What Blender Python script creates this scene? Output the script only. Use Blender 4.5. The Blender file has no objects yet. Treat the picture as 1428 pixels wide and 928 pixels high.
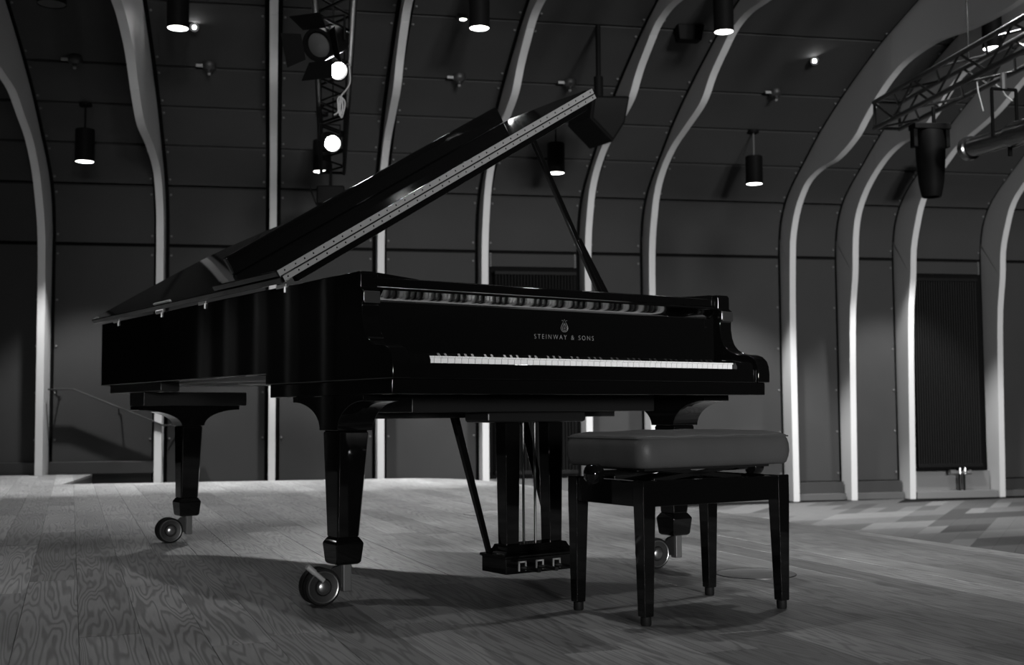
import bpy, bmesh, math, random
from math import sin, cos, pi, radians as R
from mathutils import Vector as V, Matrix as M
random.seed(7)
SC = bpy.context.scene
COL = SC.collection

# ---------------------------------------------------------------- camera
FPX, CH, PITCH, ROLL = 1681.8, .5676, .0651, -.0068
cf = V((0, cos(PITCH), sin(PITCH))); cu = V((0, -sin(PITCH), cos(PITCH))); cr = V((1, 0, 0))
cr2 = cos(ROLL)*cr + sin(ROLL)*cu; cu2 = -sin(ROLL)*cr + cos(ROLL)*cu
cam = bpy.data.cameras.new('camera'); camo = bpy.data.objects.new('camera', cam); COL.objects.link(camo)
m = M.Identity(4)
for i, v in enumerate((cr2, cu2, -cf)):
    for j in range(3): m[j][i] = v[j]
m.translation = (0, 0, CH); camo.matrix_world = m
cam.sensor_width = 36; cam.lens = FPX/1428*36; cam.clip_start = .05; cam.clip_end = 100
cam.dof.use_dof = True; cam.dof.focus_distance = 3.75; cam.dof.aperture_fstop = 5.0
SC.camera = camo
# ---------------------------------------------------------------- world, exposure
w = bpy.data.worlds.new('world'); SC.world = w; w.use_nodes = True
w.node_tree.nodes['Background'].inputs[0].default_value = (.02, .02, .02, 1)
w.node_tree.nodes['Background'].inputs[1].default_value = .3
SC.view_settings.view_transform = 'Standard'; SC.view_settings.look = 'None'
SC.view_settings.exposure = .45; SC.view_settings.gamma = 1
# ---------------------------------------------------------------- wall frame (s along the back wall, n towards it)
WY = .1948
WX = V((cos(WY), sin(WY), 0)); WN = V((-sin(WY), cos(WY), 0))
def W(s, n, z=0): return WX*s + WN*n + V((0, 0, z))

# lights -----------------------------------------------------------
FRONT_FILL, PEND, PARW, SPARK = 16500, 250, 115, .12
def lamp(name, kind, loc, power, target=None, **k):
    d = bpy.data.lights.new(name, kind); d.energy = power
    for a, b in k.items(): setattr(d, a, b)
    o = bpy.data.objects.new(name, d); COL.objects.link(o); o.location = loc
    if target is not None:
        o.rotation_euler = (V(target)-V(loc)).to_track_quat('-Z', 'Y').to_euler()
    return o
# unseen fill spots added far behind the camera to light the rib fronts
for hs in (2.5, 6.5):
    lamp('front_fill_spot', 'SPOT', W(hs, -27, 2.8), FRONT_FILL, W(4.6, 11, 2.3), spot_size=R(21), spot_blend=.75, shadow_soft_size=1.6)

# ---------------------------------------------------------------- materials
def mat(name, col, rough=.5, metal=0, bump=0, bscale=200, var=0, vscale=3, coat=0, spec=.5, emit=0):
    m = bpy.data.materials.new(name); m.use_nodes = True
    nt = m.node_tree; b = nt.nodes['Principled BSDF']
    if not hasattr(col, '__len__'): col = (col, col, col)
    b.inputs['Base Color'].default_value = (*col, 1); b.inputs['Roughness'].default_value = rough
    b.inputs['Metallic'].default_value = metal; b.inputs['Coat Weight'].default_value = coat
    b.inputs['Specular IOR Level'].default_value = spec; b.inputs['Coat Roughness'].default_value = .03
    if emit:
        b.inputs['Emission Color'].default_value = (1, 1, 1, 1); b.inputs['Emission Strength'].default_value = emit
    if bump or var:
        tc = nt.nodes.new('ShaderNodeTexCoord')
    if bump:
        n = nt.nodes.new('ShaderNodeTexNoise'); n.inputs['Scale'].default_value = bscale; n.inputs['Detail'].default_value = 4
        nt.links.new(tc.outputs['Object'], n.inputs['Vector'])
        bp = nt.nodes.new('ShaderNodeBump'); bp.inputs['Strength'].default_value = bump; bp.inputs['Distance'].default_value = .002
        nt.links.new(n.outputs['Fac'], bp.inputs['Height']); nt.links.new(bp.outputs['Normal'], b.inputs['Normal'])
    if var:
        n = nt.nodes.new('ShaderNodeTexNoise'); n.inputs['Scale'].default_value = vscale; n.inputs['Detail'].default_value = 5
        nt.links.new(tc.outputs['Object'], n.inputs['Vector'])
        mr = nt.nodes.new('ShaderNodeMapRange'); mr.inputs['To Min'].default_value = 1-var; mr.inputs['To Max'].default_value = 1+var
        nt.links.new(n.outputs['Fac'], mr.inputs['Value'])
        mx = nt.nodes.new('ShaderNodeVectorMath'); mx.operation = 'SCALE'; mx.inputs[0].default_value = col
        nt.links.new(mr.outputs['Result'], mx.inputs['Scale']); nt.links.new(mx.outputs['Vector'], b.inputs['Base Color'])
    return m
LAC = mat('black_lacquer', .003, .035, spec=.5)
SATIN = mat('satin_black', .006, .35)
STEEL = mat('nickel', .5, .42, .4, bump=.05, bscale=60)
DSTEEL = mat('dark_steel', .07, .35, 1)
BRASS = mat('brass', .14, .35, 1)
IVORY = mat('ivory', .85, .25)
EBONY = mat('ebony', .006, .3)
RUBBER = mat('rubber', .007, .6, spec=.15)
LEATHER = mat('leather', .048, .5, bump=.25, bscale=260, var=.15, vscale=12, spec=.28)
PANEL = mat('wall_felt', .033, .95, var=.12, vscale=2.5, spec=.15)
BACK = mat('backing_black', .003, .9, spec=.1)
RIBW = mat('rib_wood', .46, .55, var=.06, vscale=1.2, spec=.3)
CEIL = mat('hall_dark', .012, .9)
SKIRT = mat('skirting_dark', .01, .5)
SILL = mat('sill_grey', .12, .6)
RAD = mat('radiator_enamel', .004, .6, spec=.1)
CAP = mat('caster_cap', .3, .3, .9)
HINGE = mat('hinge_nickel', .5, .4, .75, bump=.1, bscale=90)
FORK = mat('caster_fork_grey', .12, .4, .3)
COVE = mat('polished_cove', .4, .08, 1)
FASC = mat('stage_fascia', .05, .5)
BOARD = mat('soundboard', .5, .45, var=.2, vscale=6)
PLATE = mat('cast_plate', .3, .4, .6)
FIXT = mat('fixture_black', .004, .6, spec=.05)
FIXG = mat('fixture_grey', .015, .5)
STUD = mat('stud_grey', .09, .5)
HUB = mat('hub_grey', .018, .4)
ALU = mat('aluminium', .5, .35, 1)
CABLE = mat('pale_cable', .35, .5)
GLOW = mat('lamp_diffuser', .8, .5, emit=7)
PARG = mat('lamp_lens_lit', .8, .3, emit=30)
SPARKG = mat('lamp_bulb_lit', .8, .3, emit=120)
LENS = mat('dark_lens', .06, .12, spec=.6)
PALE = mat('pale_tab', .2, .5)
GILT = mat('inlay', .24, .4, .3)
CHROME = mat('chrome', .75, .12, 1)

def wood_mat():
    m = bpy.data.materials.new('oak_boards'); m.use_nodes = True
    nt = m.node_tree; N = nt.nodes; L = nt.links; b = N['Principled BSDF']
    tc = N.new('ShaderNodeTexCoord'); oi = N.new('ShaderNodeObjectInfo')
    off = N.new('ShaderNodeVectorMath'); off.operation = 'SCALE'; off.inputs[0].default_value = (37, 91, 13)
    L.new(oi.outputs['Random'], off.inputs['Scale'])
    add = N.new('ShaderNodeVectorMath'); L.new(tc.outputs['Object'], add.inputs[0]); L.new(off.outputs['Vector'], add.inputs[1])
    mp = N.new('ShaderNodeMapping'); mp.inputs['Scale'].default_value = (.42, 6.2, 1); L.new(add.outputs['Vector'], mp.inputs['Vector'])
    n1 = N.new('ShaderNodeTexNoise'); n1.inputs['Scale'].default_value = 1.7; n1.inputs['Detail'].default_value = 2.5; n1.inputs['Roughness'].default_value = .45
    L.new(mp.outputs['Vector'], n1.inputs['Vector'])
    mu = N.new('ShaderNodeMath'); mu.operation = 'MULTIPLY'; mu.inputs[1].default_value = 125; L.new(n1.outputs['Fac'], mu.inputs[0])
    sn = N.new('ShaderNodeMath'); sn.operation = 'SINE'; L.new(mu.outputs[0], sn.inputs[0])
    mp2 = N.new('ShaderNodeMapping'); mp2.inputs['Scale'].default_value = (6, 160, 1); L.new(add.outputs['Vector'], mp2.inputs['Vector'])
    n2 = N.new('ShaderNodeTexNoise'); n2.inputs['Scale'].default_value = 1.5; n2.inputs['Detail'].default_value = 3; L.new(mp2.outputs['Vector'], n2.inputs['Vector'])
    n3 = N.new('ShaderNodeTexNoise'); n3.inputs['Scale'].default_value = 2.2; n3.inputs['Detail'].default_value = 2; L.new(add.outputs['Vector'], n3.inputs['Vector'])
    # value = base * (1 + .22 sin + .25 streak + .3 patch + .3 random)
    def mr(src, a, c, lo=0, hi=1):
        q = N.new('ShaderNodeMapRange'); q.inputs['From Min'].default_value = lo; q.inputs['From Max'].default_value = hi
        q.inputs['To Min'].default_value = a; q.inputs['To Max'].default_value = c; L.new(src, q.inputs['Value']); return q.outputs['Result']
    vals = [mr(sn.outputs[0], .62, 1.1, -1, .25), mr(n2.outputs['Fac'], .72, 1.28), mr(n3.outputs['Fac'], .6, 1.4), mr(oi.outputs['Random'], .74, 1.26)]
    cur = vals[0]
    for v in vals[1:]:
        q = N.new('ShaderNodeMath'); q.operation = 'MULTIPLY'; L.new(cur, q.inputs[0]); L.new(v, q.inputs[1]); cur = q.outputs[0]
    q = N.new('ShaderNodeMath'); q.operation = 'MULTIPLY'; L.new(cur, q.inputs[0]); q.inputs[1].default_value = .23
    cb = N.new('ShaderNodeCombineColor')
    for i in range(3): L.new(q.outputs[0], cb.inputs[i])
    L.new(cb.outputs[0], b.inputs['Base Color'])
    L.new(mr(n2.outputs['Fac'], .36, .56), b.inputs['Roughness']); b.inputs['Specular IOR Level'].default_value = .45
    bp = N.new('ShaderNodeBump'); bp.inputs['Strength'].default_value = .25; bp.inputs['Distance'].default_value = .0015
    L.new(cur, bp.inputs['Height']); L.new(bp.outputs['Normal'], b.inputs['Normal'])
    return m
OAK = wood_mat()
TILES = [mat('carpet_tile_%s' % n, c, .95, bump=.4, bscale=300, spec=.1, var=.12, vscale=9) for n, c in (('charcoal', .035), ('slate', .052), ('ash', .078), ('pearl', .105))]

# ---------------------------------------------------------------- mesh helpers
class MB:
    def __init__(s): s.v = []; s.f = []; s.flat = set()
    def add(s, vs, fs):
        o = len(s.v); s.v += [tuple(v) for v in vs]; s.f += [tuple(i+o for i in f) for f in fs]; return s
    def hexa(s, p):   # 8 points, bottom ring 0-3, top ring 4-7
        return s.add(p, [(3, 2, 1, 0), (4, 5, 6, 7), (0, 1, 5, 4), (1, 2, 6, 5), (2, 3, 7, 6), (3, 0, 4, 7)])
    def box(s, x0, x1, y0, y1, z0, z1):
        return s.hexa([(x0, y0, z0), (x1, y0, z0), (x1, y1, z0), (x0, y1, z0), (x0, y0, z1), (x1, y0, z1), (x1, y1, z1), (x0, y1, z1)])
    def prism(s, poly, fn, a, b):  # 2-D polygon extruded between a and b; fn(p,q,t)->xyz
        n = len(poly); vs = [fn(p, q, a) for p, q in poly] + [fn(p, q, b) for p, q in poly]
        fs = [tuple(range(n-1, -1, -1)), tuple(range(n, 2*n))] + [(i, (i+1) % n, n+(i+1) % n, n+i) for i in range(n)]
        return s.add(vs, fs)
    def loft(s, rings, cap=True, closed=True):
        n = len(rings[0]); vs = [p for r in rings for p in r]; fs = []
        for k in range(len(rings)-1):
            for i in range(n if closed else n-1):
                j = (i+1) % n; fs.append((k*n+i, k*n+j, (k+1)*n+j, (k+1)*n+i))
        if cap: fs += [tuple(range(n-1, -1, -1)), tuple(range((len(rings)-1)*n, len(rings)*n))]
        return s.add(vs, fs)
    def tube(s, pts, r, seg=8, cap=True):
        pts = [V(p) for p in pts]; rr = r if hasattr(r, '__len__') else [r]*len(pts); rings = []
        t0 = (pts[1]-pts[0]).normalized(); u = t0.orthogonal().normalized()
        for i, p in enumerate(pts):
            t = (pts[min(i+1, len(pts)-1)]-pts[max(i-1, 0)]).normalized()
            u = (u - t*u.dot(t)).normalized(); q = t.cross(u)
            rings.append([p+(u*cos(2*pi*k/seg)+q*sin(2*pi*k/seg))*rr[i] for k in range(seg)])
        return s.loft(rings, cap)
    def lathe(s, c, axis, prof, seg=24):  # prof: list of (along axis, radius)
        c = V(c); a = V(axis).normalized(); u = a.orthogonal().normalized(); q = a.cross(u); rings = []
        for h, r in prof: rings.append([c+a*h+(u*cos(2*pi*k/seg)+q*sin(2*pi*k/seg))*max(r, 1e-4) for k in range(seg)])
        return s.loft(rings)
    def build(s, name, material, parent=None, bevel=0, smooth=40, seg=2, loc=None, rot=None):
        me = bpy.data.meshes.new(name); me.from_pydata(s.v, [], s.f); me.validate(); me.update()
        bm = bmesh.new(); bm.from_mesh(me); bmesh.ops.recalc_face_normals(bm, faces=bm.faces); bm.to_mesh(me); bm.free()
        if smooth:
            me.shade_smooth(); me.set_sharp_from_angle(angle=R(smooth))
        me.materials.append(material)
        o = bpy.data.objects.new(name, me); COL.objects.link(o)
        if parent: o.parent = parent
        if loc is not None: o.location = loc
        if rot is not None: o.rotation_euler = rot
        if bevel:
            b = o.modifiers.new('bevel', 'BEVEL'); b.width = bevel; b.segments = seg; b.limit_method = 'ANGLE'; b.angle_limit = R(35)
            b.harden_normals = True
        return o
def tag(o, label=None, cat=None, group=None, kind=None):
    for k, v in (('label', label), ('category', cat), ('group', group), ('kind', kind)):
        if v: o[k] = v
    return o
def thing(name, label, cat, loc=(0, 0, 0), rotz=0, group=None):
    o = bpy.data.objects.new(name, None); COL.objects.link(o); o.location = loc; o.rotation_euler = (0, 0, rotz); o.empty_display_size = .1
    return tag(o, label, cat, group)
def copy_tree(o, parent=None):
    c = o.copy(); COL.objects.link(c); c.parent = parent
    for ch in list(o.children): copy_tree(ch, c)
    return c
def share(o, name, parent, loc=None, rot=None):   # another object on the same mesh data
    c = o.copy(); c.name = name; COL.objects.link(c); c.parent = parent
    if loc is not None: c.location = loc
    if rot is not None: c.rotation_euler = rot
    return c
def crom(pts, sub=4, closed=False):
    pts = [V((*p, 0)) if len(p) == 2 else V(p) for p in pts]; out = []; n = len(pts)
    for i in range(n if closed else n-1):
        p0 = pts[(i-1) % n] if closed or i > 0 else pts[0]; p1 = pts[i]; p2 = pts[(i+1) % n]; p3 = pts[(i+2) % n] if closed or i+2 < n else pts[-1]
        for k in range(sub):
            t = k/sub; out.append(.5*((2*p1)+(p2-p0)*t+(2*p0-5*p1+4*p2-p3)*t*t+(3*p1-p0-3*p2+p3)*t**3))
    if not closed: out.append(pts[-1])
    return out
def clip_convex(poly, conv):  # Sutherland-Hodgman; conv counter-clockwise
    out = poly
    for i in range(len(conv)):
        a, b = conv[i], conv[(i+1) % len(conv)]; inp = out; out = []
        def side(p): return (b[0]-a[0])*(p[1]-a[1])-(b[1]-a[1])*(p[0]-a[0])
        for k in range(len(inp)):
            p, q = inp[k], inp[(k+1) % len(inp)]; sp, sq = side(p), side(q)
            if sp >= 0: out.append(p)
            if (sp > 0 > sq) or (sp < 0 < sq):
                t = sp/(sp-sq); out.append((p[0]+(q[0]-p[0])*t, p[1]+(q[1]-p[1])*t))
        if len(out) < 3: return []
    return out
def area(p): return .5*sum(p[i][0]*p[(i+1) % len(p)][1]-p[(i+1) % len(p)][0]*p[i][1] for i in range(len(p)))
def pix(P):
    d = V(P)-V((0, 0, CH)); z = d.dot(cf)
    if z < .2: return None
    return 714+FPX*d.dot(cr2)/z, 464-FPX*d.dot(cu2)/z, z

# ================================================================ SETTING
CZ = -.4                                            # carpet level
PROF = [(12.09, CZ), (12.09, 2.2), (12.08, 2.32), (12.03, 2.55), (11.9, 2.76), (11.7, 2.92), (11.48, 3.052), (11.04, 3.312), (10.55, 3.54),
        (10.14, 3.70), (9.735, 3.84), (9.2, 3.98), (8.9, 4.045), (8.0, 4.19), (7.0, 4.29), (6.0, 4.36), (4.5, 4.42)]
def offs(pr, d):
    out = []
    for i, p in enumerate(pr):
        a = V(pr[max(i-1, 0)]); b = V(pr[min(i+1, len(pr)-1)]); t = (b-a).normalized(); out.append((p[0]+t[1]*d, p[1]-t[0]*d))
    return out
# solid black backing shell behind the panels
outer = offs(PROF, .05); outer2 = offs(PROF, .25)
sh = MB(); sh.prism([(12.14, CZ), (12.14, 2.25), (12.34, 2.25), (12.34, CZ)], lambda p, q, t: W(t, p, q), -7, 14)
wall_back = sh.build('wall_back', BACK, smooth=0); tag(wall_back, kind='structure')
sh = MB(); sh.prism([(12.14, 2.25)]+outer[2:]+outer2[2:][::-1]+[(12.34, 2.25)], lambda p, q, t: W(t, p, q), -7, 14)
vault = sh.build('ceiling', BACK, smooth=0); tag(vault, kind='structure')
# ribs
RIBS = {
 'A': [(11.9, CZ), (11.9, 1.4), (11.86, 2.25), (11.82, 2.44), (11.74, 2.615), (11.6, 2.78), (11.42, 2.905), (11.126, 2.975), (10.77, 3.0), (10.39, 3.12), (10.166, 3.26), (9.885, 3.42), (9.62, 3.53), (9.37, 3.585), (8.93, 3.605), (8.53, 3.56), (8.16, 3.543), (7.8, 3.553), (7.2, 3.62), (6.2, 3.75)],
 'B': [(11.9, CZ), (11.9, 1.77), (11.87, 2.3), (11.79, 2.57), (11.68, 2.8), (11.48, 2.98), (11.16, 3.14), (10.74, 3.25), (10.3, 3.37), (10.04, 3.55), (9.76, 3.69), (9.5, 3.80), (9.2, 3.84), (8.83, 3.82), (8.3, 3.80), (7.5, 3.85), (6.2, 3.95)],
 'C': [(11.9, CZ), (11.9, 1.87), (11.87, 2.3), (11.83, 2.5), (11.66, 2.71), (11.40, 2.84), (10.8, 2.906), (10.12, 2.92), (9.77, 3.03), (9.56, 3.13), (9.3, 3.26), (9.06, 3.33), (8.72, 3.39), (8.4, 3.4), (7.8, 3.42), (6.2, 3.6)],
 'D': [(11.82, CZ), (11.8, 1.5), (11.77, 2.1), (11.70, 2.35), (11.57, 2.57), (11.39, 2.79), (11.08, 2.99), (10.75, 3.10), (10.36, 3.22), (10.0, 3.25), (9.69, 3.27), (9.2, 3.35), (8.5, 3.4), (6.2, 3.6)],
 'E': [(11.9, CZ), (11.85, 1.4), (11.76, 1.97), (11.73, 2.35), (11.66, 2.6), (11.5, 2.8), (11.3, 2.95), (11.02, 3.09), (10.73, 3.165), (10.42, 3.18), (10.1, 3.3), (9.7, 3.53), (9.2, 3.6), (8.2, 3.6), (6.2, 3.8)],
 'F': [(11.9, CZ), (11.85, 1.4), (11.77, 1.97), (11.745, 2.26), (11.67, 2.48), (11.53, 2.75), (11.3, 2.93), (11.03, 3.08), (10.8, 3.19), (10.32, 3.31), (10.05, 3.4), (9.69, 3.57), (9.2, 3.72), (8.2, 3.75), (6.2, 3.9)]}
RIB_AT = [(-3.19, 'D'), (-2.13, 'D'), (-1.08, 'C'), (-.02, 'B'), (1.03, 'B'), (2.075, 'B'), (3.145, 'B'), (3.83, 'B'), (5.375, 'A'), (6.03, 'E'), (6.705, 'F'), (7.765, 'F'), (8.82, 'B')]
def at_n(pl, n):
    for a, b in zip(pl[:-1], pl[1:]):
        if a[0] >= n >= b[0] and a[0] > b[0]: return a[1]+(b[1]-a[1])*(a[0]-n)/(a[0]-b[0])
    return pl[-1][1]
backp = [(p.x, p.y) for p in crom(offs(PROF, .03), 3)]
HW = .0335
for s, ty in RIB_AT:
    fr = [(p.x, p.y) for p in crom(RIBS[ty], 4)]
    cuts = [12.5, 11.22, 9.64, 6.25]; par = wall_back
    for k in range(3):
        hi, lo = cuts[k], cuts[k+1]+.004
        f = [p for p in fr if lo < p[0] < hi]; b = [p for p in backp if lo < p[0] < hi]
        f = ([(hi, at_n(fr, hi))] if k else []) + f + [(lo, at_n(fr, lo))]
        b = ([(hi, at_n(backp, hi))] if k else []) + b + [(lo, at_n(backp, lo))]
        if f[0] == f[1]: f = f[1:]
        n = min(len(f), len(b))
        def resample(pl, n):
            L = [0]
            for a, c in zip(pl[:-1], pl[1:]): L.append(L[-1]+math.dist(a, c))
            out = []
            for i in range(n):
                t = L[-1]*i/(n-1)
                for j in range(len(L)-1):
                    if L[j+1] >= t-1e-9:
                        u = (t-L[j])/max(L[j+1]-L[j], 1e-9); out.append((pl[j][0]+(pl[j+1][0]-pl[j][0])*u, pl[j][1]+(pl[j+1][1]-pl[j][1])*u)); break
            return out
        N = 40; f = resample(f, N); b = resample(b, N)
        mb = MB(); mb.loft([[W(-HW, *f[i]), W(HW, *f[i]), W(HW, *b[i]), W(-HW, *b[i])] for i in range(N)])
        o = mb.build('rib' if k == 0 else 'rib_segment', RIBW, par, smooth=30, loc=WX*s)
        if k == 0: par = o
        else: o.location = (0, 0, 0)
# felt panels, one object for each
GAPS = [(12.09, 2.2), (11.907, 2.75), (11.48, 3.052), (11.04, 3.312), (10.55, 3.54), (9.735, 3.84), (8.9, 4.045), (8.0, 4.19), (6.0, 4.36)]
dens = [(p.x, p.y) for p in crom(PROF[1:], 6)]
def prof_between(a, b):
    sub = [p for p in dens if b[0]+.012 < p[0] < a[0]-.012 and p[1] > 2.25]
    return [a]+sub+[b]
edges = [-4.2]+[r[0] for r in RIB_AT]+[9.9]
RAD_BAY = {5: 1, 10: 1}   # bays (index in edges between ribs) holding radiators; filled in below
studs = MB()
for bi in range(len(edges)-1):
    s0, s1 = edges[bi]+.072, edges[bi+1]-.072
    radb = abs(edges[bi]-2.075) < .01 or abs(edges[bi]-6.705) < .01
    rows = [((12.09, -.20 if not radb else 2.05), (12.09, 2.2))]+list(zip(GAPS[:-1], GAPS[1:]))
    for ri, (a, b) in enumerate(rows):
        pl = [a, b] if ri == 0 else prof_between(a, b)
        a0, a1 = V(pl[0]), V(pl[1]); b0, b1 = V(pl[-1]), V(pl[-2])
        g = .017
        pl = list(pl); pl[0] = tuple(a0+(a1-a0).normalized()*(g if ri else 0)); pl[-1] = tuple(b0+(b1-b0).normalized()*g)
        bk = offs(pl, .028); mb = MB()
        mb.loft([[W(s0, *p), W(s1, *p), W(s1, *q), W(s0, *q)] for p, q in zip(pl, bk)])
        c = W((s0+s1)/2, *pl[len(pl)//2])
        mb.v = [tuple(V(v)-c) for v in mb.v]
        mb.build('ceiling_panel' if ri else 'wall_panel', PANEL, vault if ri else wall_back, smooth=30, loc=c)
        # fixing studs along both edges of the panel
        L = [0]
        for p, q in zip(pl[:-1], pl[1:]): L.append(L[-1]+math.dist(p, q))
        n = 2 if ri else 6
        if a[0] > 9.5 or ri == 0:
            for k in range(n):
                t = L[-1]*(k+.18+.0*k)/(n-1+.36)
                for j in range(len(L)-1):
                    if L[j+1] >= t:
                        u = (t-L[j])/(L[j+1]-L[j]); p = V(pl[j]).lerp(V(pl[j+1]), u); tt = (V(pl[j+1])-V(pl[j])).normalized(); nn = V((-tt[1], tt[0]))
                        for sx in (s0+.018, s1-.018):
                            c0 = W(sx, *p); ax = (WN*nn[0]+V((0, 0, nn[1]))).normalized()
                            if ax.dot(WN) > 0 and ri == 0: ax = -ax
                            if ri and ax.z > 0: ax = -ax
                            studs.lathe(c0, ax, [(0, .011), (.008, .011), (.012, .006)], 6)
                        break
st = studs.build('panel_fixings', STUD, wall_back); st['kind'] = 'stuff'
# skirting between the ribs
for bi in range(len(edges)-1):
    s0, s1 = edges[bi]+.05, edges[bi+1]-.05
    mb = MB(); f = lambda a, b, n0, n1, z0, z1: mb.hexa([W(a, n0, z0), W(b, n0, z0), W(b, n1, z0), W(a, n1, z0), W(a, n0, z1), W(b, n0, z1), W(b, n1, z1), W(a, n1, z1)])
    radb = abs(edges[bi]-2.075) < .01 or abs(edges[bi]-6.705) < .01
    if radb:
        f(s0, s1, 11.9, 12.12, CZ, CZ+.075); o = mb.build('sill', SILL, wall_back, bevel=.004)
        mb = MB(); f(s0, s1, 12.06, 12.12, CZ+.075, -.12); mb.build('niche_panel', SILL, wall_back)
    elif edges[bi] < -2: 
        f(s0, s1, 12.04, 12.11, 0, .115); mb.build('skirting_board', SKIRT, wall_back, bevel=.003)
    else:
        f(s0, s1, 12.04, 12.11, CZ+.07, -.21); mb.build('skirting_board', SKIRT, wall_back, bevel=.003)
        mb = MB(); f(s0, s1, 11.99, 12.11, CZ, CZ+.07); mb.build('plinth', FASC, wall_back, bevel=.003)
# other walls, ceiling and floor of the hall
def slab(name, pts, z0, z1, material, kind='structure'):
    mb = MB(); mb.prism(pts, lambda p, q, t: V((p, q, t)), z0, z1); o = mb.build(name, material, smooth=0); tag(o, kind=kind); return o
def wq(s0, s1, n0, n1): return [tuple(W(a, b)[:2]) for a, b in ((s0, n0), (s1, n0), (s1, n1), (s0, n1))]
slab('floor', wq(-7, 14, -30, 12.3), CZ-.12, CZ-.006, BACK)
slab('wall_left', wq(-7.2, -7, -30, 12.3), CZ, 4.6, CEIL)
for n0 in (9.55, 10.05, 10.5, 10.95, 11.35):   # ribs of the side wall, seen only as reflections in the spine of the piano
    mb = MB(); mb.prism(wq(-7.0, -6.85, n0, n0+.045), lambda p, q, t: V((p, q, t)), CZ, 4.4); mb.build('rib', RIBW, bpy.data.objects['wall_left'], smooth=0)
slab('wall_right', wq(14, 14.2, -30, 12.3), CZ, 4.6, CEIL)
slab('wall_front', wq(-7, 14, -30.2, -30), CZ, 4.6, CEIL)
slab('ceiling', wq(-7, 14, -30, 4.5), 4.46, 4.6, CEIL)

# ---------------------------------------------------------------- stage of oak boards
back_n = 10.34
arc = []
p0 = W(1.05, back_n); p2 = V((.02, 9.48, 0)); pc = V((-.42, 10.46, 0))
for k in range(9):
    t = k/8; arc.append(tuple(((1-t)**2*p0+2*t*(1-t)*pc+t*t*p2)[:2]))
STAGE = [(4.74, -2.0)]+[(1.99, 4.69)]+arc[::-1]+[tuple(W(-1.68, back_n)[:2]), tuple(W(-1.68, 11.99)[:2]), tuple(W(-6.9, 11.99)[:2]), tuple(W(-6.9, -2)[:2])]
if area(STAGE) < 0: STAGE = STAGE[::-1]
LANDING = [tuple(W(a, b)[:2]) for a, b in ((-6.9, back_n), (-1.68, back_n), (-1.68, 11.99), (-6.9, 11.99))]
MAIN = [(4.74, -2.0), (1.99, 4.69)]+arc[::-1]+[tuple(W(-6.9, back_n)[:2]), tuple(W(-6.9, -2)[:2])]
if area(MAIN) < 0: MAIN = MAIN[::-1]
base = slab('floor_stage', STAGE, CZ, -.022, FASC)
base.name = 'stage'; base['kind'] = 'structure'
PA = R(20.06); PD = V((-sin(PA), cos(PA), 0)); PC = V((cos(PA), sin(PA), 0))   # along and across the boards
PW = .152
far_mb = MB(); cand = []
org = V((.0, 3.05, 0)); o_c = V((-1.085, 3.05, 0)).dot(PC)
for i in range(-42, 46):
    c0 = o_c+i*PW; t = -4-random.random()*1.6
    while t < 13:
        ln = random.choice((.9, 1.2, 1.5, 1.8)); c1 = c0+PW
        g = .0005
        rect = [PC*(c0+g)+PD*(t+g), PC*(c1-g)+PD*(t+g), PC*(c1-g)+PD*(t+ln-g), PC*(c0+g)+PD*(t+ln-g)]
        for region in (MAIN, LANDING):
          poly = clip_convex(region, [tuple(p[:2]) for p in rect])
          if len(poly) >= 3 and abs(area(poly)) > .00003:
            cen = (PC*(c0+c1)/2+PD*(t+ln/2))
            vis = False
            for p in poly:
                q = pix((p[0], p[1], 0))
                if q and -60 < q[0] < 1490 and q[1] < 1000: vis = True
            dist = (cen-V((0, 0, 0))).length
            cand.append((0 if vis else 1, dist, poly, cen))
        t += ln
cand.sort(key=lambda c: (c[0], c[1]))
def plank_into(mb, poly, cen, dz):
    pts = []
    for p in poly:
        d = V((p[0], p[1], 0))-cen; pts.append((d.dot(PD), -d.dot(PC)))
    if area(pts) < 0: pts = pts[::-1]
    return pts
prot = PA+pi/2
for k, (nv, dist, poly, cen) in enumerate(cand):
    dz = random.uniform(-.0004, .0004)
    if nv == 0 and k < 300:
        pts = plank_into(None, poly, cen, dz); mb = MB(); n = len(pts)
        cx = sum(p[0] for p in pts)/n; cy = sum(p[1] for p in pts)/n
        def inset(p, d): return (p[0]-(d if p[0] > cx else -d), p[1]-(d if p[1] > cy else -d))
        mb.loft([[(p[0], p[1], -.021) for p in pts], [(p[0], p[1], dz-.0007) for p in pts], [(*inset(p, .0006), dz) for p in pts]])
        mb.build('floor_board', OAK, base, smooth=0, loc=cen, rot=(0, 0, prot))
    else:
        n = len(poly); far_mb.loft([[(p[0], p[1], -.021) for p in poly], [(p[0], p[1], dz) for p in poly]])
fb = far_mb.build('floor_boards_beyond', OAK, base, smooth=0); fb['kind'] = 'stuff'

# carpet of skewed tiles beside the stage
CA = R(20.4); CU = V((cos(CA), sin(CA), 0)); CS = V((cos(R(64)), sin(R(64)), 0))*.63
TWID = .22; tcount = 0
c_org = V((3.384, 9.945, 0))
floor_o = bpy.data.objects['floor']
cars = []
room = wq(-6.9, 13.9, -5, 11.97)
tile_far = MB()
tile_proto = {}
for r in range(-16, 9):
    for k in range(-30, 60):
        o = c_org+CS*r+CU*(k*TWID)
        q = [o, o+CU*TWID, o+CU*TWID+CS, o+CS]
        cen = (q[0]+q[2])/2
        if cen.dot(WN) > 11.72 or cen.dot(WX) > 10: continue
        p = pix((*cen[:2], CZ))
        seen = p and 960 < p[0] < 1470
        # hidden under the stage ?
        dd = (cen-V((1.99, 4.69, 0))); side = dd.dot(V((.925, .38, 0)))
        run = random.random()
        if side < -.3 and cen.dot(WN) < back_n-.3: continue
        cars.append((0 if seen else 1, cen.length, r, k, o))
cars.sort()
row_tone = {}
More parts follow.
